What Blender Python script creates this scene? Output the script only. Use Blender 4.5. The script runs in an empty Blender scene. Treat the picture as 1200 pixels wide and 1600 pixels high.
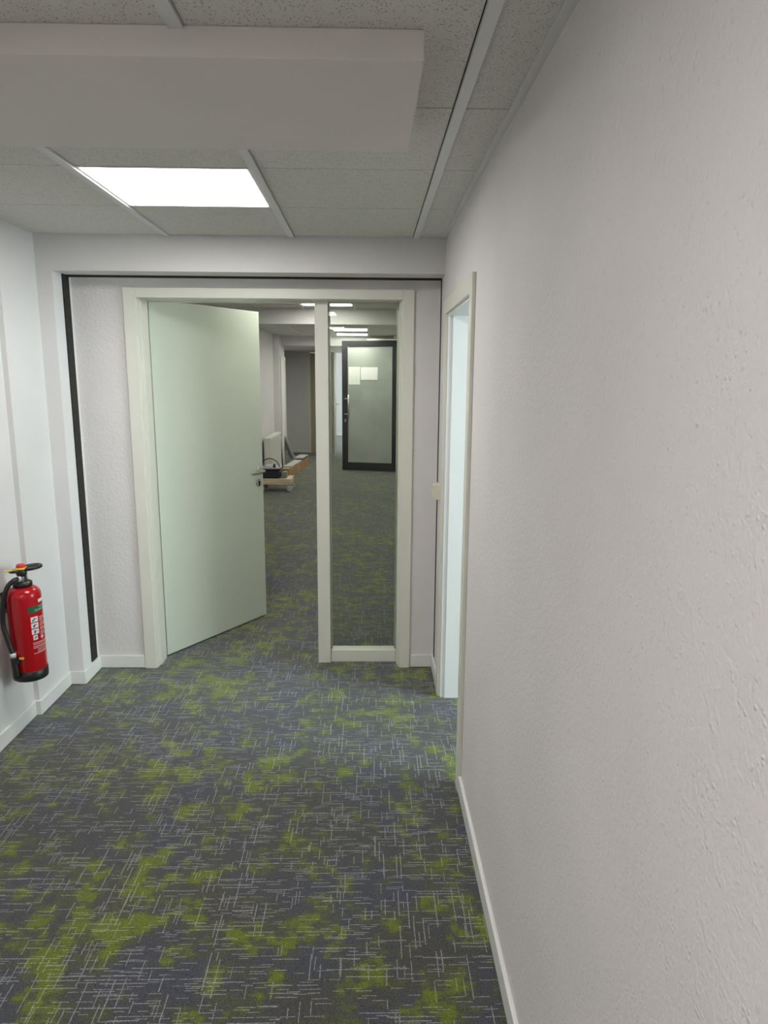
import bpy, bmesh, math, random
from mathutils import Vector, Matrix
random.seed(7)
C = bpy.context.scene.collection
scene = bpy.context.scene
PI = math.pi
H = 2.397          # ceiling height in the near corridor
H2 = 2.45          # ceiling height in the hall beyond

# ------------------------------------------------------------------ camera
def make_camera():
    f, pitch, yaw, roll = 1083.64, 0.190502, 0.0224543, 0.0064634
    cp, sp, cy, sy = math.cos(pitch), math.sin(pitch), math.cos(yaw), math.sin(yaw)
    fw = Vector((sy*cp, cy*cp, -sp)); r = Vector((cy, -sy, 0)); u = r.cross(fw)
    r2 = r*math.cos(roll) + u*math.sin(roll); u2 = -r*math.sin(roll) + u*math.cos(roll)
    cam = bpy.data.cameras.new('camera'); o = bpy.data.objects.new('camera', cam); C.objects.link(o)
    cam.sensor_fit = 'HORIZONTAL'; cam.sensor_width = 36; cam.lens = f/1200*36
    cam.clip_start = 0.02; cam.clip_end = 200
    M = Matrix((r2, u2, -fw)).transposed().to_4x4(); M.translation = Vector((0, 0, 1.70))
    o.matrix_world = M
    scene.camera = o
make_camera()

# ------------------------------------------------------------------ world, exposure, daylight of the side room
w = bpy.data.worlds.new('world'); scene.world = w; w.use_nodes = True
w.node_tree.nodes['Background'].inputs['Color'].default_value = (0.62, 0.80, 1.0, 1)
w.node_tree.nodes['Background'].inputs['Strength'].default_value = 1.0
scene.view_settings.view_transform = 'Standard'; scene.view_settings.look = 'None'
scene.view_settings.gamma = 1; scene.view_settings.use_curve_mapping = False
scene.view_settings.exposure = 1.36
PANEL_W = 9.0      # emission of the ceiling panels
def area(name, loc, rot, sx, sy, power, col):
    l = bpy.data.lights.new(name, 'AREA'); l.shape = 'RECTANGLE'; l.size = sx; l.size_y = sy
    l.energy = power; l.color = col
    o = bpy.data.objects.new(name, l); C.objects.link(o); o.location = loc; o.rotation_euler = rot
area('window_daylight', (3.95, 2.0, 1.5), (0, PI/2, 0), 1.5, 1.9, 92, (0.80, 0.90, 1.0))
area('end_room_daylight', (1.6, 18.6, 1.6), (0, PI/2, 0), 1.5, 2.0, 45, (0.9, 0.95, 1.0))

# ------------------------------------------------------------------ node helper
class NT:
    def __init__(s, name):
        s.m = bpy.data.materials.new(name); s.m.use_nodes = True
        s.t = s.m.node_tree; s.n = s.t.nodes; s.l = s.t.links
        s.b = s.n['Principled BSDF']; s.out = s.n['Material Output']
    def set(s, sock, v):
        if isinstance(v, bpy.types.NodeSocket): s.l.new(v, sock)
        elif isinstance(v, (tuple, list)) and len(v) == 3 and sock.type == 'RGBA': sock.default_value = (*v, 1)
        else: sock.default_value = v
    def math(s, op, a, b=0.0, c=0.0, clamp=False):
        n = s.n.new('ShaderNodeMath'); n.operation = op; n.use_clamp = clamp
        s.set(n.inputs[0], a); s.set(n.inputs[1], b); s.set(n.inputs[2], c); return n.outputs[0]
    def pos(s):
        return s.n.new('ShaderNodeNewGeometry').outputs['Position']
    def obj(s):
        return s.n.new('ShaderNodeTexCoord').outputs['Object']
    def xyz(s, v):
        n = s.n.new('ShaderNodeSeparateXYZ'); s.l.new(v, n.inputs[0]); return n.outputs
    def vec(s, x, y, z=0.0):
        n = s.n.new('ShaderNodeCombineXYZ')
        for i, q in enumerate((x, y, z)): s.set(n.inputs[i], q)
        return n.outputs[0]
    def noise(s, v, scale, detail=2, rough=.5):
        n = s.n.new('ShaderNodeTexNoise'); s.l.new(v, n.inputs['Vector'])
        n.inputs['Scale'].default_value = scale; n.inputs['Detail'].default_value = detail
        n.inputs['Roughness'].default_value = rough; return n.outputs[0]
    def vor(s, v, scale, feature='F1', rnd=1.0):
        n = s.n.new('ShaderNodeTexVoronoi'); s.l.new(v, n.inputs['Vector']); n.feature = feature
        n.inputs['Scale'].default_value = scale; n.inputs['Randomness'].default_value = rnd; return n.outputs
    def white(s, v):
        n = s.n.new('ShaderNodeTexWhiteNoise'); n.noise_dimensions = '3D'; s.l.new(v, n.inputs['Vector']); return n.outputs['Value']
    def ramp(s, v, lo, hi):
        n = s.n.new('ShaderNodeMapRange'); s.set(n.inputs[0], v); n.inputs[1].default_value = lo; n.inputs[2].default_value = hi
        return n.outputs[0]
    def mix(s, f, a, b):
        n = s.n.new('ShaderNodeMix'); n.data_type = 'RGBA'; s.set(n.inputs[0], f); s.set(n.inputs[6], a); s.set(n.inputs[7], b); return n.outputs[2]
    def bump(s, h, strength, dist):
        n = s.n.new('ShaderNodeBump'); s.l.new(h, n.inputs['Height']); n.inputs['Strength'].default_value = strength
        n.inputs['Distance'].default_value = dist; s.l.new(n.outputs[0], s.b.inputs['Normal'])
def lin(r, g, b):
    f = lambda c: (c/255/12.92 if c/255 <= .04045 else ((c/255+.055)/1.055)**2.4)
    return (f(r), f(g), f(b))
def mat(name, col, rough=.5, metal=0.0, spec=.5, noise=0.0, nscale=20):
    t = NT(name); t.b.inputs['Roughness'].default_value = rough; t.b.inputs['Metallic'].default_value = metal
    t.b.inputs['Specular IOR Level'].default_value = spec
    if noise:
        q = t.ramp(t.noise(t.obj(), nscale, 3), .3, .7)
        t.set(t.b.inputs['Base Color'], t.mix(q, tuple(c*(1-noise) for c in col), tuple(min(1, c*(1+noise)) for c in col)))
    else: t.b.inputs['Base Color'].default_value = (*col, 1)
    return t.m
def emit(name, col, s):
    t = NT(name); t.b.inputs['Base Color'].default_value = (0.8, 0.8, 0.8, 1)
    t.b.inputs['Emission Color'].default_value = (*col, 1); t.b.inputs['Emission Strength'].default_value = s
    return t.m

# ------------------------------------------------------------------ materials
def m_wall(name, col, amt=1.0):
    t = NT(name); p = t.pos()
    fine = t.noise(p, 150, 3, .6)
    chip = t.ramp(t.vor(p, 105)[0], .42, .0)
    gate = t.ramp(t.noise(p, 48, 1), .46, .72)
    big = t.noise(p, 3.0, 2)
    peel = t.noise(p, 62, 2)
    h = t.math('ADD', t.math('ADD', t.math('MULTIPLY', fine, .7), t.math('MULTIPLY', peel, 1.15)), t.math('MULTIPLY', chip, gate))
    t.bump(h, .50*amt, .0035)
    c2 = tuple(c*.95 for c in col)
    t.set(t.b.inputs['Base Color'], t.mix(t.ramp(big, .3, .7), col, c2))
    t.b.inputs['Roughness'].default_value = .62; t.b.inputs['Specular IOR Level'].default_value = .3
    return t.m
M_WALL = m_wall('woodchip_wall', (.71, .68, .665))
M_WALLS = m_wall('smooth_wall', (.68, .665, .655), .25)
M_CAS = mat('frame_paint', (.69, .685, .60), .38)
M_LEAF = mat('door_leaf_green_cast', (.62, .68, .57), .32, noise=.012, nscale=4)  # greenish reflected light put into the leaf's base colour
M_WHITE = mat('white_paint', (.76, .77, .75), .4)
M_BASE = mat('baseboard_white', (.72, .72, .69), .4)
M_BAR = mat('ceiling_bar_paint', (.70, .71, .69), .4)
M_PLENUM = mat('plenum_dark', (.05, .05, .05), .9)
M_BOX = mat('bulkhead_paint', (.72, .68, .655), .7, noise=.02, nscale=3)
M_JOINT = mat('joint_foam', (.016, .013, .010), .85, noise=.4, nscale=30)
M_BLACK = mat('black_metal', (.004, .0045, .006), .4, spec=.35)
M_STEEL = mat('brushed_steel', (.55, .54, .50), .3, metal=1)
M_DARK = mat('dark_slot', (.01, .01, .01), .7)
M_CREAM = mat('cream_plastic', (.70, .66, .52), .35)
M_RED = mat('red_enamel', (.40, .003, .008), .2)
M_RUB = mat('black_rubber', (.008, .008, .008), .4)
M_YEL = mat('yellow_plastic', (.75, .55, .06), .4)
M_REDP = mat('red_plastic', (.6, .03, .03), .35)
M_SILV = mat('silver_label', (.6, .6, .6), .4)
M_LGRN = mat('label_green', (.01, .10, .035), .4)
M_LWHT = mat('label_white', (.75, .70, .70), .4)
M_LPNK = mat('label_print_pale', (.70, .45, .45), .4)
M_LDRK = mat('label_dark', (.04, .03, .04), .5)
M_BEIGE = mat('beige_door', (.42, .36, .26), .5)
M_CARD = mat('cardboard', (.40, .26, .12), .8, noise=.08, nscale=12)
M_TAPE = mat('parcel_tape', (.58, .46, .28), .35)
M_GREYB = mat('grey_board', (.23, .23, .21), .6, noise=.06)
M_DGREY = mat('dark_grey_board', (.11, .11, .10), .6)
M_PALEB = mat('pale_board', (.55, .55, .50), .5, noise=.04)
M_RAD = mat('radiator_white', (.72, .72, .66), .4)
M_VAC = mat('vacuum_black', (.018, .020, .026), .4)
M_CAST = mat('caster_grey', (.45, .46, .44), .4)
E_MAIN = emit('light_panel_glow', (1.0, .985, .975), PANEL_W)
E_HALL = emit('hall_panel_glow', (1.0, 1.0, .91), 5.4)

def m_tile():
    t = NT('mineral_fibre_tile'); p = t.pos()
    v = t.vor(p, 135)[0]
    g = t.ramp(t.noise(p, 30, 2), .36, .52)
    dot = t.math('MULTIPLY', t.ramp(v, .34, .20), g)
    fine = t.math('MULTIPLY', t.ramp(t.vor(p, 260)[0], .30, .15), .4)
    d = t.math('MAXIMUM', dot, fine)
    t.set(t.b.inputs['Base Color'], t.mix(t.math('MULTIPLY', d, .6), (.70, .69, .65), (.20, .19, .17)))
    t.b.inputs['Roughness'].default_value = .9; t.b.inputs['Specular IOR Level'].default_value = .15
    n = t.math('SUBTRACT', t.noise(p, 110, 2), d); t.bump(n, .4, .002)
    return t.m
M_TILE = m_tile()

def m_carpet():
    t = NT('patterned_carpet'); p = t.pos(); X, Y, Z = t.xyz(p)
    wob = t.math('MULTIPLY', t.math('SUBTRACT', t.noise(p, 14, 1), .5), .0035)
    def dash(A, B, pitch, length, lf, prob, seed, gate=None):
        a = t.math('DIVIDE', t.math('ADD', t.math('ADD', A, wob), 50.0), pitch)
        col = t.math('FLOOR', a); fa = t.math('FRACT', a)
        h1 = t.white(t.vec(col, seed, 0.5))
        b = t.math('ADD', t.math('DIVIDE', t.math('ADD', B, 50.0), length), t.math('MULTIPLY', h1, 17.3))
        cell = t.math('FLOOR', b); fb = t.math('FRACT', b)
        h2 = t.white(t.vec(col, cell, seed+3.5)); h3 = t.white(t.vec(cell, col, seed+9.5))
        on = t.math('LESS_THAN', h2, prob if gate is None else t.math('MULTIPLY', gate, prob))
        wl = t.math('LESS_THAN', fb, t.math('MULTIPLY_ADD', h3, .55, .4))
        th = t.math('LESS_THAN', fa, lf)
        return t.math('MULTIPLY', t.math('MULTIPLY', on, wl), th)
    gx = t.ramp(t.noise(t.vec(X, Y, 3.0), 4.5, 1), .35, .62)
    gy = t.ramp(t.noise(t.vec(X, Y, 8.0), 5.0, 1), .35, .62)
    # dashes running away from the camera, dashes running across
    v = t.math('MAXIMUM', dash(X, Y, .0150, .17, .22, .26, 1.0, gx), dash(X, Y, .0105, .075, .25, .13, 2.0))
    hh = t.math('MAXIMUM', dash(Y, X, .0130, .15, .25, .36, 5.0, gy), dash(Y, X, .0078, .065, .30, .24, 6.0))
    grain = t.ramp(t.noise(p, 420, 1), .38, .56)
    lines = t.math('MULTIPLY', t.math('MAXIMUM', v, hh), t.math('MULTIPLY_ADD', grain, .75, .12))
    # green patches with ragged, thread-aligned borders
    sx = t.math('MULTIPLY', t.math('FLOOR', t.math('DIVIDE', X, .022)), .022)
    sy = t.math('MULTIPLY', t.math('FLOOR', t.math('DIVIDE', Y, .014)), .014)
    n1 = t.noise(t.vec(t.math('MULTIPLY_ADD', sx, .5, t.math('MULTIPLY', X, .5)), t.math('MULTIPLY_ADD', sy, .5, t.math('MULTIPLY', Y, .5)), 1.0), 10.5, 2, .6)
    n2 = t.noise(t.vec(X, Y, 6.0), 1.7, 1)
    rag = t.noise(t.vec(t.math('MULTIPLY', X, 22.0), t.math('MULTIPLY', Y, 110.0), 2.0), 1.0, 3)
    g = t.math('ADD', t.math('ADD', n1, t.math('MULTIPLY', t.math('SUBTRACT', n2, .5), .30)), t.math('MULTIPLY', t.math('SUBTRACT', rag, .5), .22))
    soft = t.ramp(g, .46, .57); core = t.ramp(g, .565, .65)
    hue = t.ramp(t.noise(t.vec(X, Y, 11.0), 3.2, 2), .40, .62)
    ground = t.mix(hue, lin(68, 68, 66), lin(66, 68, 78))
    c = t.mix(t.math('MULTIPLY', soft, .50), ground, lin(82, 88, 40))
    c = t.mix(t.math('MULTIPLY', core, .85), c, lin(99, 112, 22))
    c = t.mix(lines, c, lin(160, 160, 160))
    cell = t.white(t.vec(t.math('FLOOR', t.math('MULTIPLY', X, 420.0)), t.math('FLOOR', t.math('MULTIPLY', Y, 300.0)), 1.0))
    sp = t.math('ADD', t.math('MULTIPLY_ADD', t.noise(p, 170, 2, .7), 1.5, .0), t.math('MULTIPLY', cell, .62))
    mul = t.n.new('ShaderNodeMix'); mul.data_type = 'RGBA'; mul.blend_type = 'MULTIPLY'; mul.inputs[0].default_value = 1
    t.l.new(c, mul.inputs[6]); t.l.new(t.vec(sp, sp, sp), mul.inputs[7])
    t.set(t.b.inputs['Base Color'], mul.outputs[2])
    t.b.inputs['Roughness'].default_value = .95; t.b.inputs['Specular IOR Level'].default_value = .1
    t.b.inputs['Sheen Weight'].default_value = .3
    t.bump(t.noise(p, 300, 2), .6, .003)
    return t.m
M_CARPET = m_carpet()

def m_glass():
    t = NT('clear_glass'); t.n.remove(t.b)
    tr = t.n.new('ShaderNodeBsdfTransparent'); tr.inputs[0].default_value = (.95, .98, .94, 1)
    gl = t.n.new('ShaderNodeBsdfGlossy'); gl.inputs['Roughness'].default_value = 0.0
    fr = t.n.new('ShaderNodeFresnel'); fr.inputs[0].default_value = 1.38
    mx = t.n.new('ShaderNodeMixShader'); t.l.new(fr.outputs[0], mx.inputs[0]); t.l.new(tr.outputs[0], mx.inputs[1]); t.l.new(gl.outputs[0], mx.inputs[2])
    t.l.new(mx.outputs[0], t.out.inputs[0]); return t.m
M_GLASS = m_glass()
def m_frost():
    t = NT('frosted_glass'); p = t.pos()
    q = t.ramp(t.noise(p, 2.2, 2), .42, .62)
    t.set(t.b.inputs['Base Color'], t.mix(q, (.36, .39, .36), (.43, .45, .42)))
    t.b.inputs['Roughness'].default_value = .22; t.b.inputs['Coat Weight'].default_value = .6; t.b.inputs['Coat Roughness'].default_value = .12
    return t.m
M_FROST = m_frost()
def m_wood():
    t = NT('pine_wood'); o = t.obj(); x, y, z = t.xyz(o)
    g = t.noise(t.vec(t.math('MULTIPLY', x, 3.0), t.math('MULTIPLY', y, 40.0), t.math('MULTIPLY', z, 60.0)), 1.0, 3)
    t.set(t.b.inputs['Base Color'], t.mix(t.ramp(g, .35, .7), (.78, .66, .48), (.58, .42, .25)))
    t.b.inputs['Roughness'].default_value = .6; return t.m
M_WOOD = m_wood()
def m_paper():
    t = NT('printed_paper'); x, y, z = t.xyz(t.obj())
    row = t.math('LESS_THAN', t.math('FRACT', t.math('MULTIPLY', z, 42.0)), .4)
    word = t.math('GREATER_THAN', t.noise(t.vec(t.math('MULTIPLY', x, 60.0), t.math('FLOOR', t.math('MULTIPLY', z, 42.0)), 0.0), 1.0, 0), .5)
    inm = t.math('MULTIPLY', t.math('LESS_THAN', t.math('ABSOLUTE', x), .075), t.math('LESS_THAN', t.math('ABSOLUTE', z), .115))
    k = t.math('MULTIPLY', t.math('MULTIPLY', row, word), inm)
    t.set(t.b.inputs['Base Color'], t.mix(t.math('MULTIPLY', k, .3), (.86, .86, .82), (.35, .38, .30)))
    t.b.inputs['Roughness'].default_value = .6; return t.m
M_PRINT = m_paper()
M_PAPER = mat('plain_paper', (.86, .86, .84), .6)

# ------------------------------------------------------------------ mesh helpers
def box(bm, x0, x1, y0, y1, z0, z1, bev=0.0, mi=0):
    vs = [bm.verts.new(p) for p in ((x0, y0, z0), (x1, y0, z0), (x1, y1, z0), (x0, y1, z0), (x0, y0, z1), (x1, y0, z1), (x1, y1, z1), (x0, y1, z1))]
    fs = [bm.faces.new([vs[i] for i in q]) for q in ((3, 2, 1, 0), (4, 5, 6, 7), (0, 1, 5, 4), (1, 2, 6, 5), (2, 3, 7, 6), (3, 0, 4, 7))]
    for f in fs: f.material_index = mi
    if bev:
        es = set(e for f in fs for e in f.edges)
        bmesh.ops.bevel(bm, geom=list(es), offset=bev, segments=2, profile=.5, affect='EDGES')
    return bm
def prism(bm, pts, z0, z1, mi=0):
    """vertical extrusion of a plan outline (counter-clockwise)"""
    a = [bm.verts.new((x, y, z0)) for x, y in pts]; b = [bm.verts.new((x, y, z1)) for x, y in pts]
    n = len(pts)
    fs = [bm.faces.new(a[::-1]), bm.faces.new(b)] + [bm.faces.new((a[i], a[(i+1) % n], b[(i+1) % n], b[i])) for i in range(n)]
    for f in fs: f.material_index = mi
def lathe(bm, prof, c=(0, 0, 0), n=40, M=None, mi=0, smooth=True):
    rings = []
    for r, z in prof:
        rings.append([bm.verts.new((c[0]+r*math.cos(2*PI*i/n), c[1]+r*math.sin(2*PI*i/n), c[2]+z)) for i in range(n)])
    fs = []
    for a, b in zip(rings, rings[1:]):
        for i in range(n): fs.append(bm.faces.new((a[i], a[(i+1) % n], b[(i+1) % n], b[i])))
    fs.append(bm.faces.new(rings[0][::-1])); fs.append(bm.faces.new(rings[-1]))
    for f in fs[:-2]: f.smooth = smooth
    for f in fs: f.material_index = mi
    if M is not None:
        bmesh.ops.transform(bm, matrix=M, verts=[v for r in rings for v in r])
def tube(bm, pts, r, n=10, closed=False, mi=0, radii=None):
    P = [Vector(p) for p in pts]; N = len(P); rings = []
    prev = None
    for i, p in enumerate(P):
        if closed: d = P[(i+1) % N]-P[i-1]
        else: d = P[min(i+1, N-1)]-P[max(i-1, 0)]
        d.normalize()
        if prev is None: a = d.orthogonal().normalized()
        else: a = (prev - d*prev.dot(d)).normalized()
        prev = a; b = d.cross(a); rr = radii[i] if radii else r
        rings.append([bm.verts.new(p+(a*math.cos(2*PI*k/n)+b*math.sin(2*PI*k/n))*rr) for k in range(n)])
    prs = list(zip(rings, rings[1:])) + ([(rings[-1], rings[0])] if closed else [])
    for A, B in prs:
        for k in range(n):
            f = bm.faces.new((A[k], A[(k+1) % n], B[(k+1) % n], B[k])); f.smooth = True; f.material_index = mi
    if not closed:
        bm.faces.new(rings[0][::-1]).material_index = mi; bm.faces.new(rings[-1]).material_index = mi
def curve_pts(ctrl, n=8):
    """Catmull-Rom through control points"""
    P = [Vector(c) for c in ctrl]; P = [2*P[0]-P[1]] + P + [2*P[-1]-P[-2]]; out = []
    for i in range(1, len(P)-2):
        for k in range(n):
            s = k/n; a, b, c, d = P[i-1:i+3]
            out.append(.5*((2*b)+(c-a)*s+(2*a-5*b+4*c-d)*s*s+(3*b-a-3*c+d)*s**3))
    out.append(P[-2]); return out
def obj(name, bm, mats, parent=None, loc=None):
    me = bpy.data.meshes.new(name); bmesh.ops.recalc_face_normals(bm, faces=bm.faces); bm.to_mesh(me); bm.free()
    for m in (mats if isinstance(mats, (list, tuple)) else [mats]): me.materials.append(m)
    o = bpy.data.objects.new(name, me); C.objects.link(o)
    if parent is not None: o.parent = parent
    if loc is not None: o.location = loc
    return o
def bx(name, m, parent, *a, bev=0.0):
    return obj(name, box(bmesh.new(), *a, bev=bev), m, parent)
def tag(o, label=None, cat=None, group=None, kind=None):
    for k, v in (('label', label), ('category', cat), ('group', group), ('kind', kind)):
        if v: o[k] = v
    return o
def thing(name, loc=(0, 0, 0), rz=0, label=None, cat=None, group=None, kind=None):
    o = bpy.data.objects.new(name, None); C.objects.link(o); o.location = loc; o.rotation_euler = (0, 0, rz)
    o.empty_display_size = .1
    return tag(o, label, cat, group, kind)
def struct(name, bm, m, label, cat):
    return tag(obj(name, bm, m), label, cat, kind='structure')

# ------------------------------------------------------------------ floor
bm = bmesh.new(); box(bm, -4, 4.2, -2.6, 22, -.10, 0)
struct('floor', bm, M_CARPET, 'dark grey carpet with green patches and pale crossing dashes', 'floor')

# ------------------------------------------------------------------ near corridor walls
DW0, DW1 = 3.91, 4.06      # door wall
XR = .388
bm = bmesh.new()
box(bm, -1.9, -1.70, -2.5, 3.325, 0, 2.6)
struct('wall_left', bm, M_WALLS, 'smooth white left wall behind the fire extinguisher', 'wall')
bm = bmesh.new()
prism(bm, [(-1.9, 3.325), (-1.675, 3.325), (-1.675, 3.685), (-1.595, 3.685), (-1.595, DW0), (-1.9, DW0)], 0, 2.6)
struct('wall_left_pilaster', bm, M_WALLS, 'white stepped pilaster between left wall and door wall', 'wall')
RY0, RY1, RTOP = 2.69, 3.515, 2.013    # opening of the right doorway
bm = bmesh.new()
box(bm, XR, XR+.14, -2.5, RY0, 0, 2.6); box(bm, XR, XR+.14, RY1, DW0, 0, 2.6); box(bm, XR, XR+.14, RY0, RY1, RTOP, 2.6)
struct('wall_right', bm, M_WALL, 'long woodchip papered wall close on the right', 'wall')
bm = bmesh.new(); box(bm, -1.9, .6, -2.7, -2.5, 0, 2.6)
struct('wall_rear', bm, M_WALLS, 'white wall closing the corridor behind the viewer', 'wall')
LX0, LX1, LTOP = -1.262, .187, 2.129   # opening in the door wall
bm = bmesh.new()
box(bm, -1.9, LX0, DW0, DW1, 0, 2.6); box(bm, LX1, .70, DW0, DW1, 0, 2.6); box(bm, LX0, LX1, DW0, DW1, LTOP, 2.6)
struct('wall_front', bm, M_WALL, 'grey white woodchip wall that holds the wide white door frame', 'wall')
bm = bmesh.new(); box(bm, -1.595, XR, 3.685, DW0, 2.222, 2.6)
struct('wall_header', bm, M_WALLS, 'smooth white lintel beam above the black joint strip', 'wall')
# black joint strip around the recess
bm = bmesh.new()
box(bm, -1.595, -1.588, 3.795, 3.868, .085, 2.222)
box(bm, -1.588, XR-.004, 3.835, 3.868, 2.214, 2.222)
box(bm, XR-.004, XR, 3.845, 3.868, .085, 2.222)
struct('trim_1', bm, M_JOINT, 'black foam joint strip running up and across the wall recess', 'joint strip')

# baseboards
def baseboard(name, segs, label, m=M_BASE):
    root = thing(name, (0, 0, 0), 0, label, 'baseboard', kind='structure')
    for (x0, x1, y0, y1) in segs:
        b = bmesh.new(); box(b, x0, x1, y0, y1, .004, .080, bev=.003); obj('board', b, m, root)
T = .014
baseboard('baseboard_left', [(-1.70, -1.70+T, -2.5, 3.311), (-1.70, -1.675+T, 3.311, 3.325), (-1.675, -1.675+T, 3.325, 3.671), (-1.675, -1.595+T, 3.671, 3.685), (-1.595, -1.595+T, 3.685, 3.896)],
          'white baseboard stepping along the left wall')
baseboard('baseboard_front_left', [(-1.595, -1.324, DW0-T, DW0)], 'short white baseboard left of the wide door frame')
baseboard('baseboard_front_right', [(.248, XR, DW0-T, DW0)], 'short white baseboard right of the wide door frame')
baseboard('baseboard_right', [(XR-T, XR, -2.5, 2.615)], 'white baseboard along the right wall in the foreground')
baseboard('baseboard_right_far', [(XR-T, XR, 3.587, 3.896)], 'short white baseboard between right doorway and corner')

# ------------------------------------------------------------------ ceiling of the near corridor
def ceiling(name, x0, x1, y0, y1, h, xs, ys, lights, label, slab_top):
    bm = bmesh.new(); box(bm, x0, x1, y0, y1, h+.06, slab_top)
    root = struct(name, bm, M_PLENUM, label, 'ceiling')
    cache = {}
    X = [x0]+xs+[x1]; Y = [y0]+ys+[y1]
    for i in range(len(X)-1):
        for j in range(len(Y)-1):
            if (i, j) in lights: continue
            a0, a1, b0, b1 = X[i]+(.0165 if i else .002), X[i+1]-(.0175 if i < len(X)-2 else .002), Y[j]+.003, Y[j+1]-.003
            if a1-a0 < .02 or b1-b0 < .02: continue
            key = (round(a1-a0, 3), round(b1-b0, 3))
            if key not in cache:
                b = bmesh.new(); box(b, 0, a1-a0, 0, b1-b0, 0, .015, bev=.0015)
                o = obj('tile', b, M_TILE, root, (a0, b0, h)); cache[key] = o.data
            else:
                o = bpy.data.objects.new('tile', cache[key]); C.objects.link(o); o.parent = root; o.location = (a0, b0, h)
    for x in xs: bx('grid_bar', M_BAR, root, x-.0145, x+.0145, y0, y1, h-.008, h+.004)
    bx('edge_trim', M_BAR, root, x0, x0+.022, y0, y1, h-.006, h-.0005)
    bx('edge_trim', M_BAR, root, x1-.022, x1, y0, y1, h-.006, h-.0005)
    return X, Y
GX = [-1.012, -.391, .236]
GY = [3.09-.5525*k for k in range(10, -1, -1)]    # ... 2.5375, 3.09
Xn, Yn = ceiling('ceiling', -1.70, XR, -2.5, 3.685, H, GX, GY, {(1, 10), (1, 5), (1, 1)}, 'suspended ceiling of grey mineral tiles in the near corridor', 2.6)
def panel(x0, x1, y0, y1, h, label, e, group=None):
    root = thing('ceiling_light', ((x0+x1)/2, (y0+y1)/2, h), 0, label, 'ceiling light', group)
    a, b = (x1-x0)/2, (y1-y0)/2
    bm = bmesh.new()
    for q in ((-a, -a+.012, -b, b), (a-.012, a, -b, b), (-a+.012, a-.012, -b, -b+.012), (-a+.012, a-.012, b-.012, b)):
        box(bm, *q, -.002, .02)
    box(bm, -a, a, -b, b, .02, .025)
    obj('frame', bm, M_WHITE, root)
    bm = bmesh.new(); box(bm, -a+.012, a-.012, -b+.012, b-.012, .003, .012); obj('diffuser', bm, e, root)
panel(GX[0]+.014, GX[1]-.014, Yn[10]+.003, Yn[11]-.003, H, 'bright flat ceiling light panel in front of the door lintel', E_MAIN)
panel(GX[0]+.014, GX[1]-.014, Yn[5]+.003, Yn[6]-.003, H, 'flat ceiling light panel mirrored in the glass side pane', E_MAIN)
panel(GX[0]+.014, GX[1]-.014, Yn[1]+.003, Yn[2]-.003, H, 'flat ceiling light panel at the rear end of the corridor', E_MAIN)
# smooth bulkhead box hanging under the ceiling
bm = bmesh.new(); box(bm, -1.70, .112, 1.566, 2.15, 2.338, H, bev=.003)
struct('trim_2', bm, M_BOX, 'smooth grey boxed bulkhead hanging across the tiled ceiling', 'bulkhead')

# ------------------------------------------------------------------ door 1: wide frame with open leaf and glass side pane
d1 = thing('door_1', (0, DW0, 0), 0, 'wide white door frame with open leaf coloured with a green light cast and glass side pane', 'door', kind='structure')
CX0, CX1, CT = -1.322, .245, 2.17
def casing(name, x0, x1, z0, z1):
    b = bmesh.new(); box(b, x0, x1, -.015, 0, z0, z1, bev=.002); obj(name, b, M_CAS, d1)
casing('casing', CX0, CX0+.066, 0, CT); casing('casing', CX1-.060, CX1, 0, CT); casing('casing', CX0+.066, CX1-.060, CT-.053, CT)
# lining with rebate step
bm = bmesh.new()
box(bm, LX0, LX0+.012, 0, .15, 0, LTOP-.012); box(bm, LX0+.012, LX0+.020, .04, .15, 0, LTOP-.014)
obj('lining', bm, M_CAS, d1)
bm = bmesh.new()
box(bm, LX1-.012, LX1, 0, .15, 0, LTOP-.012); box(bm, LX1-.020, LX1-.012, .04, .15, 0, LTOP-.014)
obj('lining', bm, M_CAS, d1)
bm = bmesh.new()
box(bm, LX0, LX1, 0, .15, LTOP-.012, LTOP); box(bm, LX0+.012, LX1-.012, .02, .15, LTOP-.014, LTOP-.012)
obj('lining', bm, M_CAS, d1)
for z0, z1, x0, x1 in ((0, CT, CX0, CX0+.06), (0, CT, CX1-.06, CX1), (CT-.06, CT, CX0+.06, CX1-.06)):
    bx('casing', M_CAS, d1, x0, x1, .15, .162, z0, z1)
bx('mullion', M_CAS, d1, -.302, -.228, .062, .150, 0, LTOP-.014, bev=.002)
bx('bottom_rail', M_CAS, d1, -.228, LX1-.020, .075, .150, 0, .075, bev=.003)
bm = bmesh.new(); prism(bm, [(-.228, .1015), (LX1-.014, .0992), (LX1-.014, .1052), (-.228, .1075)], .075, LTOP-.014); obj('side_pane', bm, M_GLASS, d1)
bm = bmesh.new()   # glazing beads
box(bm, -.228, -.218, .106, .122, .075, LTOP-.014); box(bm, LX1-.03, LX1-.02, .106, .122, .075, LTOP-.014)
obj('glazing_bead', bm, M_CAS, d1)
# leaf, in hinge coordinates (u along leaf, n towards the viewer side)
ld = Vector((-.757+1.26, 4.824-4.06)).normalized()
ang = math.atan2(ld.y, ld.x)
LW = .908
bm = bmesh.new(); box(bm, 0, LW, 0, .028, .010, 2.130, bev=.0015)
leaf = obj('leaf', bm, M_LEAF, d1, (-1.240, .163, 0)); leaf.rotation_euler = (0, 0, ang)
bx('rebate', M_CAS, leaf, .0, LW-.013, .028, .042, .010, 2.116)
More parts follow.
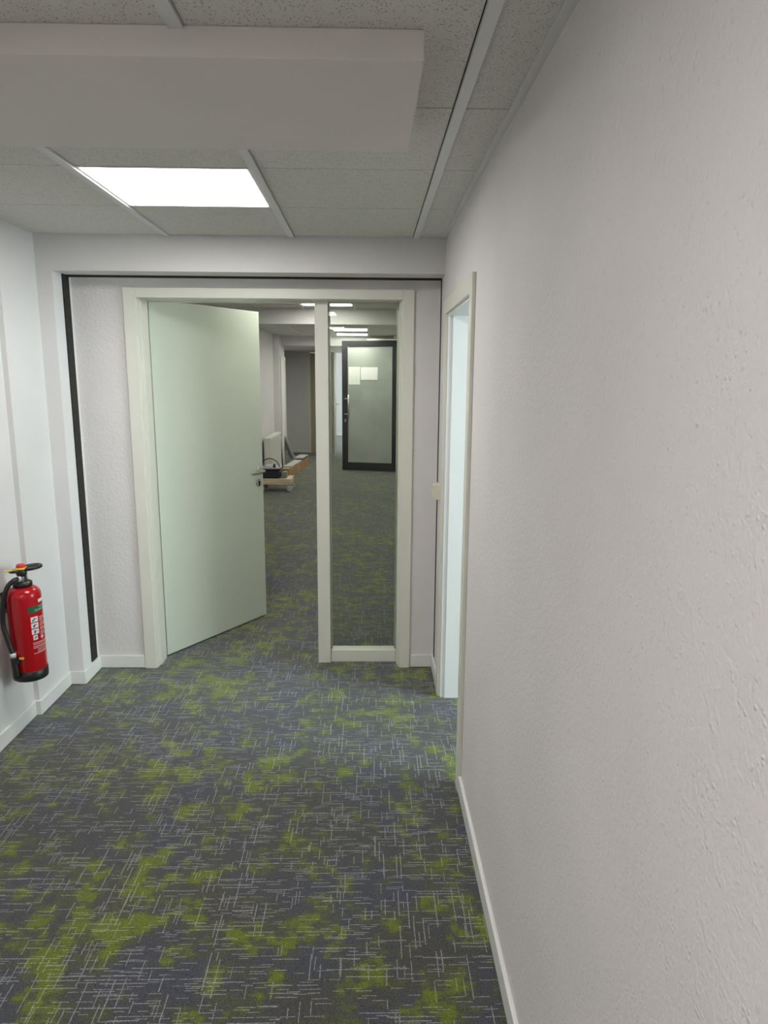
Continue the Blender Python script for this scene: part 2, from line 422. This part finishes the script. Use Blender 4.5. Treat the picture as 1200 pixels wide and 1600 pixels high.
# hardware (visible side is local -y)
def rosette(uz, key):
    u, z = uz; Mx = Matrix.Translation((u, 0, z)) @ Matrix.Rotation(PI/2, 4, 'X')
    b = bmesh.new(); lathe(b, [(.026, 0), (.026, .005), (.024, .008)], n=28, M=Mx)
    o = obj('key_rosette' if key else 'handle_rosette', b, M_STEEL, leaf)
    if key:
        Mk = Matrix.Translation((u, -.0078, z)) @ Matrix.Rotation(PI/2, 4, 'X')
        b = bmesh.new(); lathe(b, [(.0085, 0), (.0085, .002)], c=(0, .006, 0), n=16, M=Mk)
        box(b, u-.005, u+.005, -.0098, -.0078, z-.020, z+.006)
        obj('keyhole', b, M_DARK, leaf)
rosette((.868, 1.066), False); rosette((.861, .980), True)
b = bmesh.new()
tube(b, curve_pts([(.868, -.006, 1.066), (.868, -.040, 1.066), (.864, -.052, 1.066), (.850, -.056, 1.065), (.784, -.056, 1.062), (.736, -.056, 1.060)], 6), .0098, 14)
obj('lever_handle', b, M_STEEL, leaf)
b = bmesh.new()
tube(b, curve_pts([(.884, .044, 1.066), (.884, .085, 1.066), (.880, .094, 1.066), (.866, .098, 1.066), (.80, .098, 1.066), (.752, .098, 1.066)], 6), .0098, 12)
lathe(b, [(.026, 0), (.026, .008)], n=20, M=Matrix.Translation((.884, .042, 1.066)) @ Matrix.Rotation(-PI/2, 4, 'X'))
obj('lever_handle', b, M_STEEL, leaf)
bx('lock_plate', M_STEEL, leaf, LW-.0012, LW+.0008, .004, .024, .92, 1.12)
for z in (.25, 1.85):
    b = bmesh.new(); lathe(b, [(.007, 0), (.007, .09)], c=(-.006, .030, z), n=12); obj('hinge', b, M_STEEL, leaf)

# ------------------------------------------------------------------ door 2: right doorway, leaf not visible
d2 = thing('door_2', (XR, 0, 0), 0, 'white doorway in the right wall lit by bluish daylight', 'door', kind='structure')
def cas2(y0, y1, z0, z1):
    b = bmesh.new(); box(b, -.015, 0, y0, y1, z0, z1, bev=.002); obj('casing', b, M_CAS, d2)
cas2(RY0-.070, RY0, 0, RTOP+.068); cas2(RY1, RY1+.070, 0, RTOP+.068); cas2(RY0, RY1, RTOP, RTOP+.068)
for y0, y1 in ((RY0, RY0+.012), (RY1-.012, RY1)):
    bx('lining', M_WHITE, d2, 0, .14, y0, y1, 0, RTOP-.012)
bx('lining', M_WHITE, d2, 0, .14, RY0, RY1, RTOP-.012, RTOP)
bx('door_stop', M_WHITE, d2, .024, .14, RY1-.020, RY1-.012, 0, RTOP-.012)
# side room behind it
bm = bmesh.new()
box(bm, .70, 4.0, 3.91, 4.06, 0, 2.6)
box(bm, .528, 4.0, .0, .12, 0, 2.6)
struct('wall_side_room', bm, M_WALLS, 'white walls of the side room behind the right doorway', 'wall')
bm = bmesh.new()
box(bm, 3.75, 3.9, .12, 3.91, 0, .8); box(bm, 3.75, 3.9, .12, 3.91, 2.3, 2.6); box(bm, 3.75, 3.9, .12, 1.0, .8, 2.3); box(bm, 3.75, 3.9, 3.0, 3.91, .8, 2.3)
struct('wall_side_room_window', bm, M_WALLS, 'white window wall of the side room', 'wall')
bm = bmesh.new(); box(bm, .528, 3.9, .12, 3.91, 2.5, 2.6)
struct('ceiling_side_room', bm, M_WALLS, 'plain white ceiling of the side room', 'ceiling')
w1 = thing('window_1', (3.80, 2.0, .8), 0, 'white framed window lighting the side room', 'window', kind='structure')
bm = bmesh.new()
for q in ((-1, -.94, 0, 1.5), (.94, 1, 0, 1.5), (-.94, .94, 0, .06), (-.94, .94, 1.44, 1.5), (-.03, .03, .06, 1.44)):
    box(bm, -.03, .03, q[0], q[1], q[2], q[3])
obj('window_frame', bm, M_WHITE, w1)
bx('pane', M_GLASS, w1, -.003, .003, -.94, -.03, .06, 1.44); bx('pane', M_GLASS, w1, -.003, .003, .03, .94, .06, 1.44)

# ------------------------------------------------------------------ light switch at the corner
sw = thing('light_switch', (XR, 3.715, 1.10), 0, 'cream surface mounted light switch between right doorway and corner', 'switch')
b = bmesh.new(); box(b, -.030, 0, -.042, .042, -.042, .042, bev=.0015); obj('housing', b, M_CREAM, sw)
b = bmesh.new(); box(b, -.036, -.030, -.036, .036, -.036, .036, bev=.002); obj('cover_frame', b, M_CREAM, sw)
b = bmesh.new()
vs = [b.verts.new(p) for p in ((-.036, -.028, -.028), (-.036, .028, -.028), (-.036, .028, .028), (-.036, -.028, .028), (-.041, -.028, -.028), (-.041, .028, -.028), (-.047, .028, .028), (-.047, -.028, .028))]
for q in ((0, 1, 2, 3), (4, 7, 6, 5), (0, 4, 5, 1), (1, 5, 6, 2), (2, 6, 7, 3), (3, 7, 4, 0)): b.faces.new([vs[i] for i in q])
obj('rocker', b, M_CREAM, sw)

# ------------------------------------------------------------------ fire extinguisher
EX, EY, EZ = -1.598, 3.125, .285
fe = thing('fire_extinguisher', (EX-.004, EY, EZ+.012), 0, 'red fire extinguisher with black hose hanging on the left wall', 'fire extinguisher')
R_ = .078
b = bmesh.new()
lathe(b, [(.072, .030), (.0765, .034), (R_, .040), (R_, .425)] + [(.026+(R_-.026)*math.cos(a*PI/16), .425+.048*math.sin(a*PI/16)) for a in range(1, 9)] + [(.026, .480)], n=64)
obj('cylinder', b, M_RED, fe)
b = bmesh.new(); lathe(b, [(.070, .0), (.079, .004), (.081, .012), (.081, .052), (.0785, .054)], n=64); obj('foot_ring', b, M_RUB, fe)
b = bmesh.new(); lathe(b, [(.030, .470), (.044, .474), (.044, .492), (.030, .500), (.022, .505), (.020, .530)], n=32); obj('neck_collar', b, M_RUB, fe)
b = bmesh.new(); box(b, .004, .040, -.018, -.010, .488, .497); obj('collar_tag', b, M_YEL, fe)
# local handle direction: towards +x +y (along the picture's right)
hd = Vector((.62, .78, 0)).normalized(); hn = Vector((-hd.y, hd.x, 0))
def hp(u, v, z): p = hd*u+hn*v; return (p.x, p.y, z)
b = bmesh.new()
lathe(b, [(.020, .525), (.024, .530), (.024, .552), (.018, .556)], n=24)
loop = [hp(.045+.048*math.cos(t*PI/12), .026*math.sin(t*PI/12), .556) for t in range(24)]
tube(b, loop, .0105, 10, closed=True)
loop = [hp(-.030+.022*math.cos(t*PI/8), .018*math.sin(t*PI/8), .552) for t in range(16)]
tube(b, loop, .007, 10, closed=True)
obj('carry_handle', b, M_RUB, fe)
b = bmesh.new(); lathe(b, [(.025, .556), (.027, .560), (.026, .566)], n=28); obj('yellow_ring', b, M_YEL, fe)
b = bmesh.new(); lathe(b, [(.021, .566), (.022, .574), (.018, .581), (.010, .583)], n=28); obj('strike_knob', b, M_REDP, fe)
b = bmesh.new()
tube(b, [hp(-.020, -.012, .560), hp(-.062, -.018, .564)], .0028, 8)
tube(b, [hp(-.060+.014*math.cos(t*PI/8)-.010, -.022+.010*math.sin(t*PI/8), .566) for t in range(16)], .0024, 8, closed=True)
obj('safety_pin', b, M_YEL, fe)
# hose: leaves the valve to the left-front, runs down the visible left side
va = math.atan2(-EY, -EX)          # direction to the viewer
def cyl(a, r, z): return (r*math.cos(a), r*math.sin(a), z)
aL = va-1.02
hose = [cyl(va-.55, .020, .512), cyl(aL+.25, .052, .512), cyl(aL+.05, .082, .480), cyl(aL-.10, .102, .40), cyl(aL-.12, .108, .30), cyl(aL+.02, .100, .22), cyl(aL+.18, .094, .155)]
b = bmesh.new(); tube(b, curve_pts(hose, 8), .0115, 12); obj('hose', b, M_RUB, fe)
b = bmesh.new(); tube(b, [cyl(va-.55, .018, .512), cyl(va-.68, .034, .514)], .0135, 12); obj('hose_ferrule', b, M_SILV, fe)
b = bmesh.new(); tube(b, [cyl(aL+.18, .094, .160), cyl(aL+.20, .094, .138)], .0138, 14); obj('hose_ferrule', b, M_SILV, fe)
b = bmesh.new()
tube(b, curve_pts([cyl(aL+.20, .094, .138), cyl(aL+.26, .096, .10), cyl(aL+.34, .097, .035)], 5), .015, 12, radii=None)
box(b, *(lambda c: (c[0]-.008, c[0]+.020, c[1]-.010, c[1]+.010, .110, .132))(cyl(aL+.30, .094, 0)))
obj('spray_nozzle', b, M_RUB, fe)
b = bmesh.new(); c_ = cyl(aL+.58, .083, 0); box(b, c_[0]-.010, c_[0]+.010, c_[1]-.006, c_[1]+.006, .126, .133); obj('nozzle_tag', b, M_YEL, fe)
fe.scale = (.95, .95, .95)
# wall bracket
b = bmesh.new(); box(b, -.1025, -.072, -.014, .014, .36, .42); box(b, -.1025, -.097, -.018, .018, .33, .44); obj('wall_bracket', b, M_BLACK, fe)
# label print: curved patches and lettering on the cylinder, centred on +x
def patch(bm, a0, a1, z0, z1, r, mi=0, n=None):
    n = n or max(1, int(abs(a1-a0)/.08)); vs = [(bm.verts.new(cyl(a0+(a1-a0)*i/n, r, z0)), bm.verts.new(cyl(a0+(a1-a0)*i/n, r, z1))) for i in range(n+1)]
    for p, q in zip(vs, vs[1:]):
        f = bm.faces.new((p[0], q[0], q[1], p[1])); f.material_index = mi; f.smooth = True
def wrap_text(name, s, size, a_c, z, r, m, align='CENTER', sx=1.0):
    cu = bpy.data.curves.new(name, 'FONT'); cu.body = s; cu.size = size; cu.align_x = align
    t_ = bpy.data.objects.new('tmp', cu); C.objects.link(t_)
    bpy.context.view_layer.update()
    me = bpy.data.meshes.new_from_object(t_.evaluated_get(bpy.context.evaluated_depsgraph_get()))
    bpy.data.objects.remove(t_); bpy.data.curves.remove(cu)
    for v in me.vertices:
        a = a_c + v.co.x*sx/r; zz = z+v.co.y; v.co = cyl(a, r, zz)
    me.materials.clear(); me.materials.append(m); me.name = name
    o = bpy.data.objects.new(name, me); C.objects.link(o); o.parent = fe; return o
AS = va + .14                       # left border of the label, just right of the centre line as seen
AE = AS + 1.95
b = bmesh.new(); patch(b, AS, AE, .350, .383, R_+.0006); o = obj('label_band', b, M_LGRN, fe)
b = bmesh.new(); patch(b, AS+.72, AE-.72, .394, .410, R_+.0006); obj('label_plate', b, M_LWHT, fe)
AM = (AS+AE)/2
wrap_text('label_lettering', 'PULVER-', .0125, AM, .3695, R_+.0012, M_LWHT)
wrap_text('label_lettering', 'FEUERLÖSCHER', .0125, AM, .3555, R_+.0012, M_LWHT)
b = bmesh.new()
for k, z in enumerate((.303, .272, .241)):
    patch(b, AS+.12, AS+.58, z, z+.026, R_+.0006)
patch(b, AS+.18, AS+.46, .212, .236, R_+.0006)
obj('pictogram', b, M_LWHT, fe)
b = bmesh.new()
for k, z in enumerate((.303, .272, .241)):     # small dark figures in each pictogram
    patch(b, AS+.20+.03*k, AS+.29+.03*k, z+.004, z+.012+.003*k, R_+.0012)
    patch(b, AS+.30, AS+.36, z+.008, z+.020, R_+.0012); patch(b, AS+.36, AS+.50, z+.013, z+.016, R_+.0012)
patch(b, AS+.24, AS+.30, .218, .224, R_+.0012); patch(b, AS+.30, AS+.40, .222, .229, R_+.0012)
obj('pictogram_figure', b, M_LDRK, fe)
b = bmesh.new()
for k, z in enumerate((.318, .308, .298, .286, .276, .264, .254, .242, .232)):
    patch(b, AS+.68, AS+.68+.42+.10*math.sin(k*2.3), z, z+.0042, R_+.0006)
patch(b, AS+.70, AS+.92, .210, .226, R_+.0006)
for k, z in enumerate((.196, .188, .178, .170, .160, .150, .142)):
    patch(b, AS+.14+(.25 if k in (4, 5) else 0), AE-.25-.15*abs(math.sin(k*1.7)), z, z+.003, R_+.0006)
obj('label_small_print', b, M_LPNK, fe)

# ------------------------------------------------------------------ hall beyond
HX0, HX1 = -1.70, .62
bm = bmesh.new()
box(bm, -2.0, HX0, DW1, 12.6, 0, 2.6)
struct('wall_hall_left', bm, M_WALLS, 'white left wall of the hall beyond the door', 'wall')
bm = bmesh.new()
prism(bm, [(-2.0, 12.6), (HX0, 12.6), (-1.60, 12.65), (-1.60, 13.45), (-2.0, 13.45)], 0, 2.6); box(bm, -2.1, -2.0, 13.45, 16.07, 0, 2.6)
struct('wall_hall_left_step', bm, M_WALLS, 'stepped rear part of the left hall wall past the radiator', 'wall')
bm = bmesh.new()
box(bm, HX1, HX1+.14, DW1, 12.55, 0, 2.6); box(bm, HX1, HX1+.14, 13.6, 16.07, 0, 2.6); box(bm, HX1, HX1+.14, 12.55, 13.6, 2.42, 2.6)
box(bm, 2.0, 2.1, 12.0, 14.2, 0, 2.6); box(bm, HX1+.14, 2.0, 12.0, 12.1, 0, 2.6); box(bm, HX1+.14, 2.0, 14.1, 14.2, 0, 2.6)
struct('wall_hall_right', bm, M_WALLS, 'white right wall of the hall beyond the door', 'wall')
bm = bmesh.new()
box(bm, -2.1, -1.33, 16.07, 16.2, 0, 2.6); box(bm, -.93, -.82, 16.07, 16.2, 0, 2.6); box(bm, .12, .9, 16.07, 16.2, 0, 2.6)
box(bm, -1.33, -.93, 16.07, 16.2, 2.26, 2.6); box(bm, -.82, .12, 16.07, 16.2, 2.26, 2.6)
struct('wall_hall_end', bm, M_WALLS, 'grey white end wall of the hall', 'wall')
bm = bmesh.new()
box(bm, -2.5, 1.7, 20.9, 21.05, 0, 2.6); box(bm, -2.5, -2.4, 16.2, 20.9, 0, 2.6)
box(bm, 1.7, 1.8, 16.2, 17.4, 0, 2.6); box(bm, 1.7, 1.8, 19.6, 20.9, 0, 2.6); box(bm, 1.7, 1.8, 17.4, 19.6, 0, .8); box(bm, 1.7, 1.8, 17.4, 19.6, 2.3, 2.6)
struct('wall_end_room', bm, M_WALLS, 'bright white walls of the room past the hall', 'wall')
bm = bmesh.new(); box(bm, -2.5, 1.8, 16.2, 21.05, 2.6, 2.7)
struct('ceiling_end_room', bm, M_WALLS, 'plain white ceiling of the room past the hall', 'ceiling')
bm = bmesh.new(); box(bm, HX1, 2.1, 12.0, 14.2, 2.6, 2.7)
struct('ceiling_hall_niche', bm, M_WALLS, 'plain white ceiling of the niche behind the black door', 'ceiling')
ceiling('ceiling_hall_near', HX0, HX1, DW1, 7.9, H2, [-1.2, -.72, -.155, .30], [4.65, 5.25, 5.85, 6.45, 7.05, 7.65], {(2, 5), (2, 1)}, 'tiled ceiling of the hall before the ceiling beam', 2.6)
ceiling('ceiling_hall_far', HX0, HX1, 8.25, 13.05, H2, [-1.18, -.585, -.008], [8.54, 9.16, 9.78, 10.40, 11.02, 11.64, 12.26, 12.88], {(2, 5), (2, 7), (2, 1)}, 'tiled ceiling of the hall behind the ceiling beam', 2.6)
bm = bmesh.new(); box(bm, HX0, HX1, 7.9, 8.25, 2.28, 2.6)
struct('trim_3', bm, M_WALLS, 'white ceiling beam crossing the hall beyond the door', 'ceiling beam')
bm = bmesh.new(); box(bm, -2.0, HX1, 13.05, 16.07, 2.275, 2.6)
struct('trim_4', bm, M_WALLS, 'low white ceiling section in front of the hall end wall', 'ceiling beam')
panel(-.706, -.169, 7.053, 7.647, H2, 'ceiling light panel just behind the head of the door frame', E_HALL)
panel(-.706, -.169, 4.653, 5.247, H2, 'ceiling light panel in the hall directly behind the open door', E_HALL)
panel(-.571, -.022, 8.543, 9.157, H2, 'ceiling light panel just behind the ceiling beam', E_HALL)
panel(-.571, -.022, 11.023, 11.637, H2, 'upper of two ceiling light panels seen above the black door', E_HALL)
panel(-.571, -.022, 12.263, 12.877, H2, 'lower of two ceiling light panels seen above the black door', E_HALL)
panel(-.10, .45, 14.3, 14.9, 2.235, 'added fill light panel, unseen behind the black framed door', E_HALL)  # added out of sight to brighten the dark end of the hall
panel(-1.02, -.80, 13.4, 14.6, 2.235, 'added narrow fill light panel, unseen behind the mullion near the end wall', E_HALL)  # added where the mullion covers it, lifts the end wall left of the leaf
baseboard('baseboard_hall_left', [(HX0, HX0+T, DW1+.02, 12.6), (-1.60, -1.60+T, 12.66, 13.44)], 'white baseboard of the left hall wall')
baseboard('baseboard_hall_right', [(HX1-T, HX1, DW1+.02, 12.50)], 'white baseboard of the right hall wall')
baseboard('baseboard_hall_end', [(-2.0, -1.40, 16.056, 16.07)], 'white baseboard of the hall end wall')
baseboard('baseboard_end_room', [(-2.4, 1.7, 20.886, 20.9)], 'white baseboard in the bright end room')

# door 3: narrow casing on the left hall wall
d3 = thing('door_3', (-1.60, 13.0, 0), 0, 'narrow white doorway casing on the left hall wall past the radiator', 'door', kind='structure')
bx('casing', M_CAS, d3, 0, .02, -.26, -.19, 0, 2.08); bx('casing', M_CAS, d3, 0, .02, .36, .43, 0, 2.08); bx('casing', M_CAS, d3, 0, .02, -.19, .36, 2.01, 2.08)
bx('leaf', M_WHITE, d3, 0, .008, -.19, .36, .01, 2.01)

# door 4: beige closed door in the end wall
d4 = thing('door_4', (-1.13, 16.07, 0), 0, 'beige closed narrow door in the hall end wall', 'door', kind='structure')
for q in ((-.26, -.20, 0, 2.32), (.20, .255, 0, 2.32), (-.20, .20, 2.26, 2.32)): bx('casing', M_CAS, d4, q[0], q[1], -.02, 0, q[2], q[3])
bx('leaf', M_BEIGE, d4, -.20, .20, .01, .05, .01, 2.25)
bx('hinge', M_STEEL, d4, -.205, -.190, -.012, .010, .42, .55)
# door 5: open grey leaf beside the bright room
d5 = thing('door_5', (-.35, 16.07, 0), 0, 'doorway of the bright end room with pale leaf standing open', 'door', kind='structure')
for q in ((-.525, -.47, 0, 2.32), (.47, .53, 0, 2.32), (-.47, .47, 2.26, 2.32)): bx('casing', M_CAS, d5, q[0], q[1], -.02, 0, q[2], q[3])
b = bmesh.new(); box(b, 0, .92, -.04, 0, .04, 2.25)
lf = obj('leaf', b, M_CAS, d5, (-.455, -.025, 0)); lf.rotation_euler = (0, 0, math.radians(-84))
b = bmesh.new()
for s in (-1, 1):
    y = .004 if s > 0 else -.044
    tube(b, [(.86, y, 1.14), (.86, y+s*.05, 1.14), (.75, y+s*.05, 1.14)], .010, 8)
    box(b, .84, .88, y-.004, y+.004, 1.0, 1.18)
obj('lever_handle', b, M_STEEL, lf)

# door 6: black framed door with frosted glass, standing open
p0, p1 = Vector((-.494, 12.919)), Vector((.528, 12.676))
DA = math.atan2(p1.y-p0.y, p1.x-p0.x); DW_ = (p1-p0).length
d6 = thing('door_6', (p0.x, p0.y, 0), DA, 'open black framed door with frosted glass at the end of the hall', 'door', kind='structure')
DT = 2.362
bx('stile', M_BLACK, d6, 0, .110, 0, .05, .01, DT, bev=.002); bx('stile', M_BLACK, d6, DW_-.115, DW_, 0, .05, .01, DT, bev=.002)
bx('rail', M_BLACK, d6, .110, DW_-.115, 0, .05, .01, .160, bev=.002); bx('rail', M_BLACK, d6, .110, DW_-.115, 0, .05, DT-.103, DT, bev=.002)
bx('frosted_pane', M_FROST, d6, .110, DW_-.115, .018, .030, .160, DT-.103)
b = bmesh.new()
for q in ((.110, .118, .160, DT-.103), (DW_-.123, DW_-.115, .160, DT-.103)): box(b, q[0], q[1], .004, .018, q[2], q[3])
obj('glazing_bead', b, M_CAST, d6)
b = bmesh.new(); tube(b, [(.135, -.060, .965), (.135, -.060, 1.40)], .0155, 14); obj('pull_bar', b, M_STEEL, d6)
for z in (1.05, 1.33):
    b = bmesh.new(); tube(b, [(.060, 0, z), (.062, -.045, z), (.075, -.060, z), (.135, -.060, z)], .010, 10); obj('bar_mount', b, M_STEEL, d6)
b = bmesh.new(); lathe(b, [(.018, 0), (.018, .008)], n=16, M=Matrix.Translation((.062, 0, .93)) @ Matrix.Rotation(PI/2, 4, 'X')); box(b, .054, .070, -.010, 0, .90, .96); obj('lock_cylinder', b, M_STEEL, d6)
for z in (.30, 1.28, 2.14):
    b = bmesh.new(); tube(b, [(DW_+.010, -.005, z-.05), (DW_+.010, -.005, z+.05)], .013, 10); obj('hinge', b, M_BLACK, d6)
b = bmesh.new(); tube(b, [(DW_+.012, -.02, .955), (DW_-.03, -.03, .96)], .010, 8); obj('door_stay', b, M_STEEL, d6)
b = bmesh.new(); box(b, DW_-.58, DW_-.04, .005, .035, DT+.004, DT+.030); obj('closer_rail', b, M_STEEL, d6)
b = bmesh.new(); box(b, DW_-.09, DW_+.02, -.03, .04, DT+.034, DT+.085, bev=.006); tube(b, [(DW_-.05, 0, DT+.03), (DW_-.05, 0, DT+.085)], .022, 12); obj('closer_body', b, M_STEEL, d6)
bx('jamb', M_WHITE, d6, DW_+.026, DW_+.075, .0, .12, 0, 2.42)

# papers taped on the frosted pane
def on_door(u, n, z):
    return Vector((p0.x, p0.y, 0)) + Vector((math.cos(DA)*u, math.sin(DA)*u, 0)) + Vector((math.sin(DA)*n, -math.cos(DA)*n, z))
def sheet(name, u0, u1, z0, z1, m, label, crease=0.0):
    cx, cz = (u0+u1)/2, (z0+z1)/2; b = bmesh.new(); n = 10; W, Hh = (u1-u0), (z1-z0)
    g = [[b.verts.new((-W/2+W*i/n, -.0015 - abs(crease*math.sin(2.2*PI*i/n+1.3*j/n))*(1-j/n), -Hh/2+Hh*j/n)) for j in range(n+1)] for i in range(n+1)]
    for i in range(n):
        for j in range(n): b.faces.new((g[i][j], g[i+1][j], g[i+1][j+1], g[i][j+1]))
    r = bmesh.ops.extrude_face_region(b, geom=list(b.faces)); bmesh.ops.translate(b, vec=(0, .001, 0), verts=[v for v in r['geom'] if isinstance(v, bmesh.types.BMVert)])
    o = obj(name, b, m, None, on_door(cx, -.0175, cz)); o.rotation_euler = (0, 0, DA)
    tag(o, label, 'paper')
sheet('paper_sheet', .122, .335, 1.585, 1.900, M_PRINT, 'upright printed paper sheet taped on the frosted glass door')
sheet('paper_sheet', .350, .665, 1.668, 1.895, M_PAPER, 'wide creased blank paper sheet taped on the frosted glass door', .010)

# ------------------------------------------------------------------ radiator on the left hall wall
ra = thing('radiator', (-1.70, 10.9, 0), 0, 'white panel radiator on the left wall behind the vacuum cleaner', 'radiator')
b = bmesh.new(); box(b, .145, .163, 0, 1.3, .19, .755, bev=.004)
for k in range(30): box(b, .163, .167, .03+k*.042, .05+k*.042, .22, .73)
obj('front_panel', b, M_RAD, ra)
b = bmesh.new(); box(b, .055, .070, .02, 1.28, .19, .750, bev=.004); obj('back_panel', b, M_RAD, ra)
b = bmesh.new()
for k in range(26): box(b, .070, .145, .03+k*.048, .033+k*.048, .21, .735)
obj('fins', b, M_RAD, ra)
b = bmesh.new(); box(b, .052, .165, -.004, 1.304, .757, .767, bev=.002); obj('top_grille', b, M_RAD, ra)
for y in (-.004, 1.30): bx('side_cover', M_RAD, ra, .060, .150, y, y+.004, .21, .757)
for y in (.25, 1.0): bx('bracket', M_RAD, ra, 0.0005, .055, y, y+.03, .3, .7)
b = bmesh.new(); tube(b, [(.11, 1.34, .70), (.175, 1.34, .72)], .022, 12); tube(b, [(.11, 1.304, .70), (.11, 1.345, .70), (.11, 1.345, .0)], .009, 8); obj('thermostat_valve', b, M_CAST, ra)

# ------------------------------------------------------------------ carton and boards
ca0, ca1 = Vector((-1.37, 11.88)), Vector((-1.19, 13.80))
CA = math.atan2(ca1.y-ca0.y, ca1.x-ca0.x)-PI/2
L_ = (ca1-ca0).length
def dep(yl, xl, z): # point in carton coordinates -> world
    return (ca0.x + math.cos(CA)*xl - math.sin(CA)*yl, ca0.y + math.sin(CA)*xl + math.cos(CA)*yl, z)
ct = thing('cardboard_carton', (ca0.x, ca0.y, 0), CA, 'long flat brown cardboard carton on the carpet along the left wall', 'carton')
bx('carton_body', M_CARD, ct, -.16, 0, 0, L_, 0, .152, bev=.003)
bx('carton_flap', M_CARD, ct, -.160, -.082, .0, L_, .152, .157); bx('carton_flap', M_CARD, ct, -.078, .0, .0, L_, .152, .157)
b = bmesh.new(); box(b, -.001, .0015, .80, .86, 0, .158); box(b, -.16, 0, .80, .86, .157, .1585); obj('tape_band', b, M_TAPE, ct)
o = obj('pale_board', box(bmesh.new(), -.155, -.005, .25, 1.22, 0, .014, bev=.002), M_PALEB, None, (ca0.x, ca0.y, .160)); o.rotation_euler = (0, 0, CA)
tag(o, 'thin pale grey board lying on the front half of the carton', 'board')
pb = thing('white_box', dep(1.28, 0, .1595), CA, 'flat pale grey box lying on the rear half of the carton', 'box')
bx('lid', M_PALEB, pb, -.165, .0, 0, .56, .030, .050, bev=.002); bx('tray', M_DGREY, pb, -.158, -.007, .006, .554, 0, .030)
# boards leaning against the wall
def plank(name, foot, head, wy, th, m, label):
    f, h_ = Vector(foot), Vector(head); d = h_-f; L = d.length; d.normalize()
    yv = Vector((0, 1, 0)); n = yv.cross(d).normalized()
    b = bmesh.new(); box(b, 0, L, 0, wy, 0, th, bev=.002)
    o = obj(name, b, m); M = Matrix((d, yv, d.cross(yv))).transposed().to_4x4(); M.translation = f; o.matrix_world = M
    tag(o, label, 'board')
plank('leaning_board', (-1.425, 13.14, .205), (-1.592, 13.14, .60), .20, .06, M_DGREY, 'thick dark grey board leaning on the wall behind the radiator')
plank('leaning_board', (-1.548, 12.55, .0), (-1.585, 12.55, .62), .06, .02, M_VAC, 'thin black board standing upright beside the radiator end')

# ------------------------------------------------------------------ wooden dolly with vacuum cleaner
dl = thing('wooden_dolly', (-1.42, 10.38, 0), 0, 'small pine furniture dolly with grey casters under the vacuum cleaner', 'dolly')
for q in ((-.25, .25, 0, .09), (-.25, .25, .31, .40)): bx('plank', M_WOOD, dl, q[0], q[1], q[2], q[3], .115, .200, bev=.003)
for q in ((-.25, -.16), (.16, .25)): bx('cross_plank', M_WOOD, dl, q[0], q[1], .092, .308, .130, .200, bev=.003)
bx('cross_plank', M_WOOD, dl, -.05, .05, .092, .308, .130, .200, bev=.003)
for sx in (-.20, .215):
    for sy in (.045, .355):
        cs = obj('caster', box(bmesh.new(), sx-.022, sx+.022, sy-.03, sy+.03, .109, .115), M_CAST, dl)
        bx('fork', M_CAST, cs, sx-.022, sx-.018, sy-.018, sy+.018, .045, .109); bx('fork', M_CAST, cs, sx+.018, sx+.022, sy-.018, sy+.018, .045, .109)
        b = bmesh.new(); lathe(b, [(.030, -.014), (.047, -.012), (.050, -.006), (.050, .006), (.047, .012), (.030, .014)], n=24,
                               M=Matrix.Translation((sx, sy-.01, .050)) @ Matrix.Rotation(PI/2+.5, 4, 'Y') if False else Matrix.Translation((sx+(.01 if sx > 0 else 0), sy-.03, .0505)) @ Matrix.Rotation(.5, 4, 'Z') @ Matrix.Rotation(PI/2, 4, 'X'))
        obj('wheel', b, M_CAST, cs)
vc = thing('vacuum_cleaner', (-1.505, 10.58, .2005), 0, 'black canister vacuum cleaner with hoop handle standing on the dolly', 'vacuum cleaner')
b = bmesh.new(); box(b, -.155, .160, -.16, .16, 0, .115, bev=.022); obj('tub', b, M_VAC, vc)
b = bmesh.new(); box(b, -.162, .168, -.167, .167, .115, .150, bev=.012); obj('rim', b, M_VAC, vc)
b = bmesh.new(); box(b, -.150, .165, -.172, -.165, .150, .163); box(b, -.15, .165, -.165, .165, .150, .158); obj('silver_band', b, M_SILV, vc)
b = bmesh.new(); lathe(b, [(.11, .158), (.10, .178), (.06, .192)], n=28); obj('motor_cover', b, M_SILV, vc)
b = bmesh.new(); lathe(b, [(.018, .158), (.018, .205), (.012, .215)], c=(.075, -.10, 0), n=14); obj('switch_knob', b, M_RUB, vc)
b = bmesh.new(); tube(b, [(.145*math.cos(a*PI/20), -.05, .150+.14*math.sin(a*PI/20)) for a in range(21)], .007, 8); obj('hoop_handle', b, M_RUB, vc)
o = tag(obj('grey_box', box(bmesh.new(), 0, .085, 0, .16, 0, .085, bev=.002), M_GREYB, None, (-1.332, 10.50, .2005)), 'small dark grey box beside the vacuum cleaner on the dolly', 'box')
